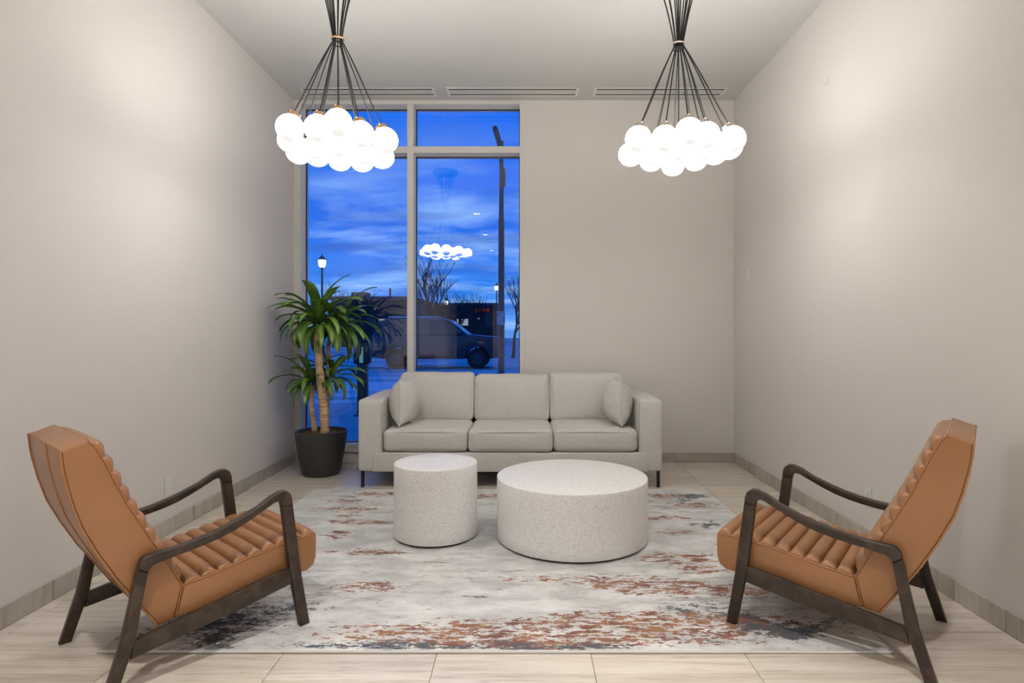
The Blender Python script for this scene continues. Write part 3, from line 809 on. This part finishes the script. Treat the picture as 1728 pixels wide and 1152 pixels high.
left_g = plane_pts([(492, 216.6), (533.6, 218), (570.7, 209.3), (610.8, 230), (648.4, 238), (493, 242), (502.6, 251.5), (533.6, 247), (537.6, 265), (571, 243), (574, 271.7), (610.8, 253), (609.7, 271), (645, 263.6)])
right_g = plane_pts([(1078.6, 234), (1120, 232.7), (1162.5, 219), (1198, 231), (1231, 231), (1065.7, 261), (1098.8, 273), (1136.4, 275.7), (1172.8, 270), (1206, 258), (1217, 247), (1111, 256), (1152.6, 252), (1185, 250)])
pendant('black corded cluster of lit globes hanging in front of the window', (-1.095, 3.54), left_g, BRASS, 5)
pendant('black corded cluster of lit globes hanging before the plain end wall', (.925, 3.60), right_g, BRASS_COOL, 9)

# ------------------------------------------------------------------ ceiling fittings, switch, outlets
def vent(x0, x1, label):
    v = empty('ceiling_vent', ((x0 + x1) / 2, 5.615, ZC))
    tag(v, label, 'vent', 'linear slot vents in the ceiling')
    hx, hy = (x1 - x0) / 2, .075
    fw = .022
    boxes('flange', [((-hx - fw, -hy - fw, -.006), (hx + fw, -hy, -.0005)), ((-hx - fw, hy, -.006), (hx + fw, hy + fw, -.0005)), ((-hx - fw, -hy, -.006), (-hx, hy, -.0005)), ((hx, -hy, -.006), (hx + fw, hy, -.0005))], VENTW, v)
    boxes('slot_shade_sheet', [((-hx, -hy, -.0022), (hx, hy, -.0006))], VENTD, v)
    for k in range(2):
        yk = -hy + 2 * hy * (k + 1) / 3
        boxes('slat', [((-hx, yk - .016, -.0062), (hx, yk + .016, -.0024))], VENTW, v)
vent((514 - CX) * 5.6 / F, (730 - CX) * 5.6 / F, 'linear ceiling vent nearest the planter corner')
vent((758 - CX) * 5.6 / F, (972 - CX) * 5.6 / F, 'linear ceiling vent in the middle of the three')
vent((1006 - CX) * 5.6 / F, (1220 - CX) * 5.6 / F, 'linear ceiling vent farthest from the window')

def downlight(x, y, i):
    d = empty('downlight', (x, y, ZC))
    tag(d, ('recessed round ceiling downlight, %s' % ('nearer the left wall' if x < 0 else 'nearer the right wall')) + (' above the camera' if y > 0 else ' by the entry' if y < -3 else ' behind the camera'), 'downlight', 'recessed ceiling downlights')
    bm = bmesh.new()
    add_lathe(bm, [(.085, -.0005), (.085, -.005), (.066, -.007), (.062, -.0005)], 32, False)
    finish(bm, 'trim_ring', VENTW, d, 40)
    lathe('lens', [(.061, -.0030), (.061, -.0008)], LAMPON, d, 32)
    L = bpy.data.lights.new('downlight_beam', 'SPOT')
    L.energy = DOWN; L.color = (1.0, .955, .91); L.spot_size = math.radians(112); L.spot_blend = 1.0; L.shadow_soft_size = .06
    lo = bpy.data.objects.new('downlight_beam', L); COL.objects.link(lo); lo.parent = d; lo.location = (0, 0, -.02)
i = 0
for y in (.54, -1.9, -4.6):
    for x in (-.89, .70):
        downlight(x, y, i); i += 1

def plate(name, X, sg, y, z, label, kind):
    p = empty(name, (X, y, z))
    tag(p, label, 'switch' if kind == 'switch' else 'outlet')
    a0, a1 = sorted((0.0005 * sg, .006 * sg))
    boxes('cover_plate', [((a0, -.036, -.058), (a1, .036, .058))], WHITEP, p, .0018)
    b0, b1 = sorted((.006 * sg, .009 * sg))
    if kind == 'switch':
        boxes('rocker', [((b0, -.017, -.033), (b1, .017, .033))], WHITEP, p, .001)
    else:
        for zz_ in (-.021, .021):
            q = boxes('receptacle', [((b0, -.017, zz_ - .015), (b1, .017, zz_ + .015))], WHITEP, p, .001)
            c0, c1 = sorted((.009 * sg, .0094 * sg))
            boxes('slots', [((c0, -.008, zz_ - .003), (c1, -.006, zz_ + .006)), ((c0, .006, zz_ - .003), (c1, .008, zz_ + .006))], SLOT, q)
plate('wall_switch', XR, -1, 5.44, 1.763, 'white rocker switch plate high on the right wall', 'switch')
plate('wall_outlet', XL, 1, 3.753, .303, 'white outlet plate low on the left wall', 'outlet')
plate('wall_outlet', XR, -1, 3.545, .285, 'white outlet plate low on the right wall', 'outlet')
def sprinkler(loc, M, label, m_=CEIL):
    o = lathe('sprinkler_cover', [(.030, 0.0005), (.030, .004), (.026, .006), (.004, .0065)], m_, None, 24, (0, 0, 0), 35, M)
    o.location = loc; tag(o, label, 'sprinkler')
sprinkler((1.92, 5.10, ZC), Matrix.Rotation(math.pi, 4, 'X'), 'small round sprinkler cover on the ceiling')
sprinkler((XR, 4.04, 2.946), Matrix.Rotation(-R90, 4, 'Y'), 'small round sprinkler cover high on the right wall', WALL)

# ------------------------------------------------------------------ outside the window
tag(boxes('ground', [((-90, YB + .26, -.25), (60, 130, -.04))], SNOW), 'blue lit snowy parking ground beyond the window', kind='structure')
pv = boxes('sidewalk', [((-9, YB + .26, -.04), (9, 10.6, -.02))], GROUT)
tag(pv, 'paved walk just outside the window', kind='structure')
for i in range(12):
    for j in range(3):
        tile_obj('paving_slab', 1.47, 1.40, .03, (-8.2 + 1.5 * i, 6.85 + 1.44 * j, -.012), PAVE, pv, .004)
bm = bmesh.new()
n = 40
for i in range(n + 1):
    x = -6 + 10 * i / n
    hgt = .10 + .12 * (x + 6) / 10 + .05 * noise.noise(Vector((x * 1.3, 0, 0)))
    for dy, zf in ((-.9, 0), (-.5, .7), (0, 1), (.5, .75), (.9, 0)): bm.verts.new((x, 14.2 + dy + .1 * noise.noise(Vector((x, 5, 0))), -.05 + hgt * zf))
bm.verts.ensure_lookup_table()
for i in range(n):
    for k in range(4): bm.faces.new((bm.verts[i * 5 + k], bm.verts[i * 5 + k + 1], bm.verts[i * 5 + 5 + k + 1], bm.verts[i * 5 + 5 + k]))
tag(finish(bm, 'snow_bank', SNOWB, None, 60), 'low ridge of ploughed snow in front of the parked car', 'snow bank')

# parking post with a lit screen strip
k = empty('parking_meter', at(612, 560, 9.1).to_2d().to_3d() + Vector((0, 0, -.003)))
tag(k, 'black parking meter post with a lit screen strip outside the window', 'parking meter')
boxes('base_plate', [((-.11, -.11, 0), (.11, .11, .02))], BLACK, k, .004)
boxes('post', [((-.075, -.06, .02), (.075, .06, .80))], BLACK, k, .012)
hd = boxes('head', [((-.125, -.08, .78), (.125, .08, 1.12))], BLACK, k, .03, 3)
boxes('screen', [((-.028, -.084, .80), (.028, -.079, 1.04))], SCREEN, hd, .004)
boxes('cap', [((-.10, -.07, 1.115), (.10, .07, 1.14))], BLACK, hd, .01)

# tall street pole with a notice
k = empty('street_pole', (at(846, 560, 12).x, 12, -.04))
tag(k, 'tall dark street pole with a paper notice outside the window', 'pole')
tube('shaft', [(0, 0, 0), (0, 0, 1.6), (0, 0, 3.55), (0, 0, 3.56), (0, 0, 5.1)], [.066, .064, .060, .050, .044], POLE, k, 12)
tube('arm', [(0, 0, 4.75), (-.03, -.1, 5.0), (-.07, -.3, 5.13), (-.10, -.6, 5.16)], [.04, .05, .055, .05], POLE, k, 10)
lathe('base', [(.12, 0), (.12, .12), (.08, .2), (.066, .3)], POLE, k, 16)
boxes('bracket', [((.045, -.03, 4.2), (.085, .03, 4.55))], POLE, k, .006)
boxes('notice', [((-.085, -.075, 1.44), (.075, -.068, 1.71))], PAPER, k)

# lamp posts
def lamp(px, py, y, label):
    t = at(px, py, y)
    k = empty('lamp_post', (t.x, y, -.05)); h = t.z + .05
    tag(k, label, 'lamp post', 'lit street lamps outside')
    lathe('post', [(.16, 0), (.16, .5), (.07, .6), (.055, h - .75), (.10, h - .72), (.10, h - .68)], POLE, k, 12)
    lathe('lantern', [(.12, h - .68), (.20, h - .55), (.22, h - .30), (.20, h - .24)], LANTERN, k, 12)
    lathe('hood', [(.25, h - .25), (.20, h - .18), (.08, h - .06), (.03, h), (.012, h + .12)], POLE, k, 12)
lamp(543.5, 431, 34, 'lit street lamp showing above the dracaena')
lamp(838, 478, 58, 'lit street lamp beside the tall street pole')
lamp(753, 503, 60, 'small lit street lamp standing before the long shop building')

# bare trees
def tree(px, y, h, spread, seed, label):
    r = random.Random(seed)
    k = empty('bare_tree', (at(px, 560, y).x, y, -.05))
    tag(k, label, 'tree', 'leafless trees outside')
    bt, bb = bmesh.new(), bmesh.new()
    def grow(p, d, L, rad, lev):
        n_ = 4; pts = [p.copy()]; q = p.copy(); dd = d.copy()
        for i in range(n_):
            dd = (dd + Vector((r.uniform(-.12, .12), r.uniform(-.12, .12), r.uniform(-.02, .12)))).normalized()
            q = q + dd * L / n_; pts.append(q.copy())
        add_tube(bt if lev == 0 else bb, pts, [rad * (1 - .5 * i / n_) for i in range(n_ + 1)], 5 if lev < 2 else 3, False, lev < 2)
        if lev >= 4: return
        for c in range((6, 4, 4, 3)[lev]):
            i = r.randint(2, n_) if lev else r.choice((3, 4, 4))
            a = r.uniform(0, 6.283)
            sp = (.55, .5, .5, .55)[lev] * spread
            nd = (dd + Vector((math.cos(a) * sp, math.sin(a) * sp, r.uniform(-.05, .25)))).normalized()
            grow(pts[i], nd, L * r.uniform(.55, .85), rad * .52, lev + 1)
    grow(Vector((0, 0, 0)), Vector((0, 0, 1)), h * .36, h * .022, 0)
    finish(bt, 'trunk', BARK, k, 60); finish(bb, 'branches', BARK, k, 60)
tree(735, 32, 5.6, 1.0, 4, 'large bare tree outside, seen beneath the lamp reflection')
tree(772, 40, 4.6, 1.0, 8, 'smaller bare tree outside, right of the large one')
tree(803, 44, 4.4, .8, 12, 'bare tree outside near the roof end of the low building')
tree(866, 30, 4.6, 1.1, 15, 'bare tree outside at the right edge of the window')
tree(588, 42, 4.6, .9, 21, 'bare tree outside behind the dracaena leaves')
tree(610, 46, 4.6, .9, 27, 'bare tree outside just right of the dracaena crown')

# far buildings
def building(px0, px1, pyt, y, depth, label, wins, extra=None):
    a, b_ = at(px0, pyt, y), at(px1, pyt, y)
    k = empty('far_building', ((a.x + b_.x) / 2, y, -.05)); hw = (b_.x - a.x) / 2; h = a.z + .05
    tag(k, label, 'building')
    boxes('walls', [((-hw, 0, 0), (hw, depth, h - .35))], BUILD, k)
    boxes('parapet', [((-hw - .15, -.15, h - .35), (hw + .15, depth + .15, h))], BUILDP, k, .03)
    for (x0, x1, y0, y1, m_) in wins:
        p, q = at(x0, y1, y), at(x1, y0, y)
        wf_ = boxes('window', [((p.x - k.location.x - .08, -.06, p.z - .03), (q.x - k.location.x + .08, .02, q.z + .13))], BUILDP, k)
        boxes('pane', [((p.x - k.location.x, -.08, p.z + .05), (q.x - k.location.x, -.055, q.z + .05))], m_, wf_)
    if extra: extra(k, h)
def chim(k, h):
    boxes('vent_pipe', [((1.0, 2, h), (1.14, 2.14, h + .85))], BUILDP, k)
    boxes('rooftop_unit', [((-2.4, 2.0, h), (-1.0, 3.4, h + .5))], BUILDP, k, .03)
building(560, 697, 500, 52, 12, 'low dark flat roofed building with a roof pipe, left of the mullion',
         [(583, 592, 538, 546, LITWIN), (640, 655, 538, 548, LITWIN), (602, 614, 536, 548, DARKWIN), (620, 632, 536, 548, DARKWIN), (664, 680, 536, 548, DARKWIN)], chim)
def sign(k, h):
    for j in range(4): boxes('sign_letter', [((2.2 + .42 * j, -.22, h - 1.0), (2.2 + .42 * j + .3, -.16, h - .62))], REDSIGN, k)
building(698, 838, 511, 66, 14, 'long low dark shop building with small red sign behind the car',
         [(768, 790, 538, 549, LITWIN), (806, 809, 536, 539, LITWIN), (820, 832, 530, 549, DARKWIN), (705, 722, 534, 549, DARKWIN), (728, 748, 534, 549, DARKWIN)], sign)

# parked car, side on, nose to the right
k = empty('parked_car', (-3.05, 21.0, -.04))
tag(k, 'dark parked sport utility car beyond the window', 'car')
def carprism(name, poly, y0, y1, m, parent, bev=.04, taper=0.0):
    bm = bmesh.new()
    a = [bm.verts.new((p[0], y0 + taper * max(0, p[1] - 1.12), p[1])) for p in poly]; b_ = [bm.verts.new((p[0], y1 - taper * max(0, p[1] - 1.12), p[1])) for p in poly]
    f0 = bm.faces.new(a); f1 = bm.faces.new(b_[::-1]); n_ = len(poly)
    for i in range(n_): bm.faces.new((a[i], b_[i], b_[(i + 1) % n_], a[(i + 1) % n_]))
    bmesh.ops.recalc_face_normals(bm, faces=bm.faces)
    if bev: bmesh.ops.bevel(bm, geom=list(f0.edges) + list(f1.edges), offset=bev, segments=3, profile=.5, affect='EDGES')
    return finish(bm, name, m, parent, 40)
def arch(cx_, r, z0=.36): return [(cx_ + r * math.cos(t), z0 + r * math.sin(t)) for t in [math.pi * (1 - i / 8) for i in range(9)]]
lower = [(-2.28, .42)] + arch(-1.42, .43) + arch(1.42, .43) + [(2.2, .40), (2.28, .62), (2.24, .98), (2.10, 1.12), (1.05, 1.22), (-2.24, 1.18), (-2.32, .80)]
bd = carprism('body', lower, 0, 1.9, CARP, k)
cab = [(-2.22, 1.16), (-2.05, 1.68), (-1.7, 1.80), (.05, 1.82), (.42, 1.72), (1.10, 1.19)]
carprism('cabin', cab, .02, 1.88, CARP, k, .05, .28)
for (poly) in ([(-1.98, 1.22), (-1.86, 1.62), (-1.2, 1.68), (-1.2, 1.22)], [(-1.12, 1.22), (-1.12, 1.68), (-.2, 1.70), (-.2, 1.22)], [(-.12, 1.22), (-.12, 1.70), (.10, 1.69), (.36, 1.62), (.86, 1.22)]):
    for y0 in (.0, 1.86):
        carprism('side_window', poly, y0 + (.0), y0 + .04, CARG, k, 0, 0).rotation_euler = (0, 0, 0)
ws = [(.47, 1.71), (1.09, 1.21), (1.06, 1.20), (.43, 1.69)]
carprism('windscreen', ws, .16, 1.74, CARG, k, 0)
for cx_ in (-1.42, 1.42):
    for y0 in (.02, 1.66):
        bm = bmesh.new()
        add_lathe(bm, [(.20, 0), (.33, .0), (.36, .03), (.36, .19), (.33, .22), (.20, .22)], 28, True, Matrix.Translation((cx_, y0, .36)) @ Matrix.Rotation(-R90, 4, 'X'))
        wh = finish(bm, 'wheel', TYRE, k, 40)
        bm = bmesh.new()
        add_lathe(bm, [(.21, -.006), (.20, -.012), (.06, .01), (.05, -.006), (.01, -.008)], 20, True, Matrix.Translation((cx_, y0, .36)) @ Matrix.Rotation(-R90, 4, 'X'))
        finish(bm, 'rim', HUB, wh, 40)
boxes('wing_mirror', [((.72, -.20, 1.20), (.86, .0, 1.38))], CARP, k, .04, 3)
for z, x0 in ((1.02, -.95), (1.02, .15)): boxes('door_handle', [((x0, -.025, z), (x0 + .2, .0, z + .03))], BLACK, k, .008)
boxes('sill_trim', [((-.95, -.012, .36), (.95, .03, .46))], BLACK, k, .01)
boxes('headlight', [((2.12, .06, .80), (2.27, .45, .95))], HUB, k, .03)
boxes('tail_light', [((-2.32, .02, .95), (-2.26, .2, 1.15))], CARG, k, .01)
boxes('roof_snow', [((-1.75, .32, 1.80), (.0, 1.58, 1.85))], SNOWB, k, .03)
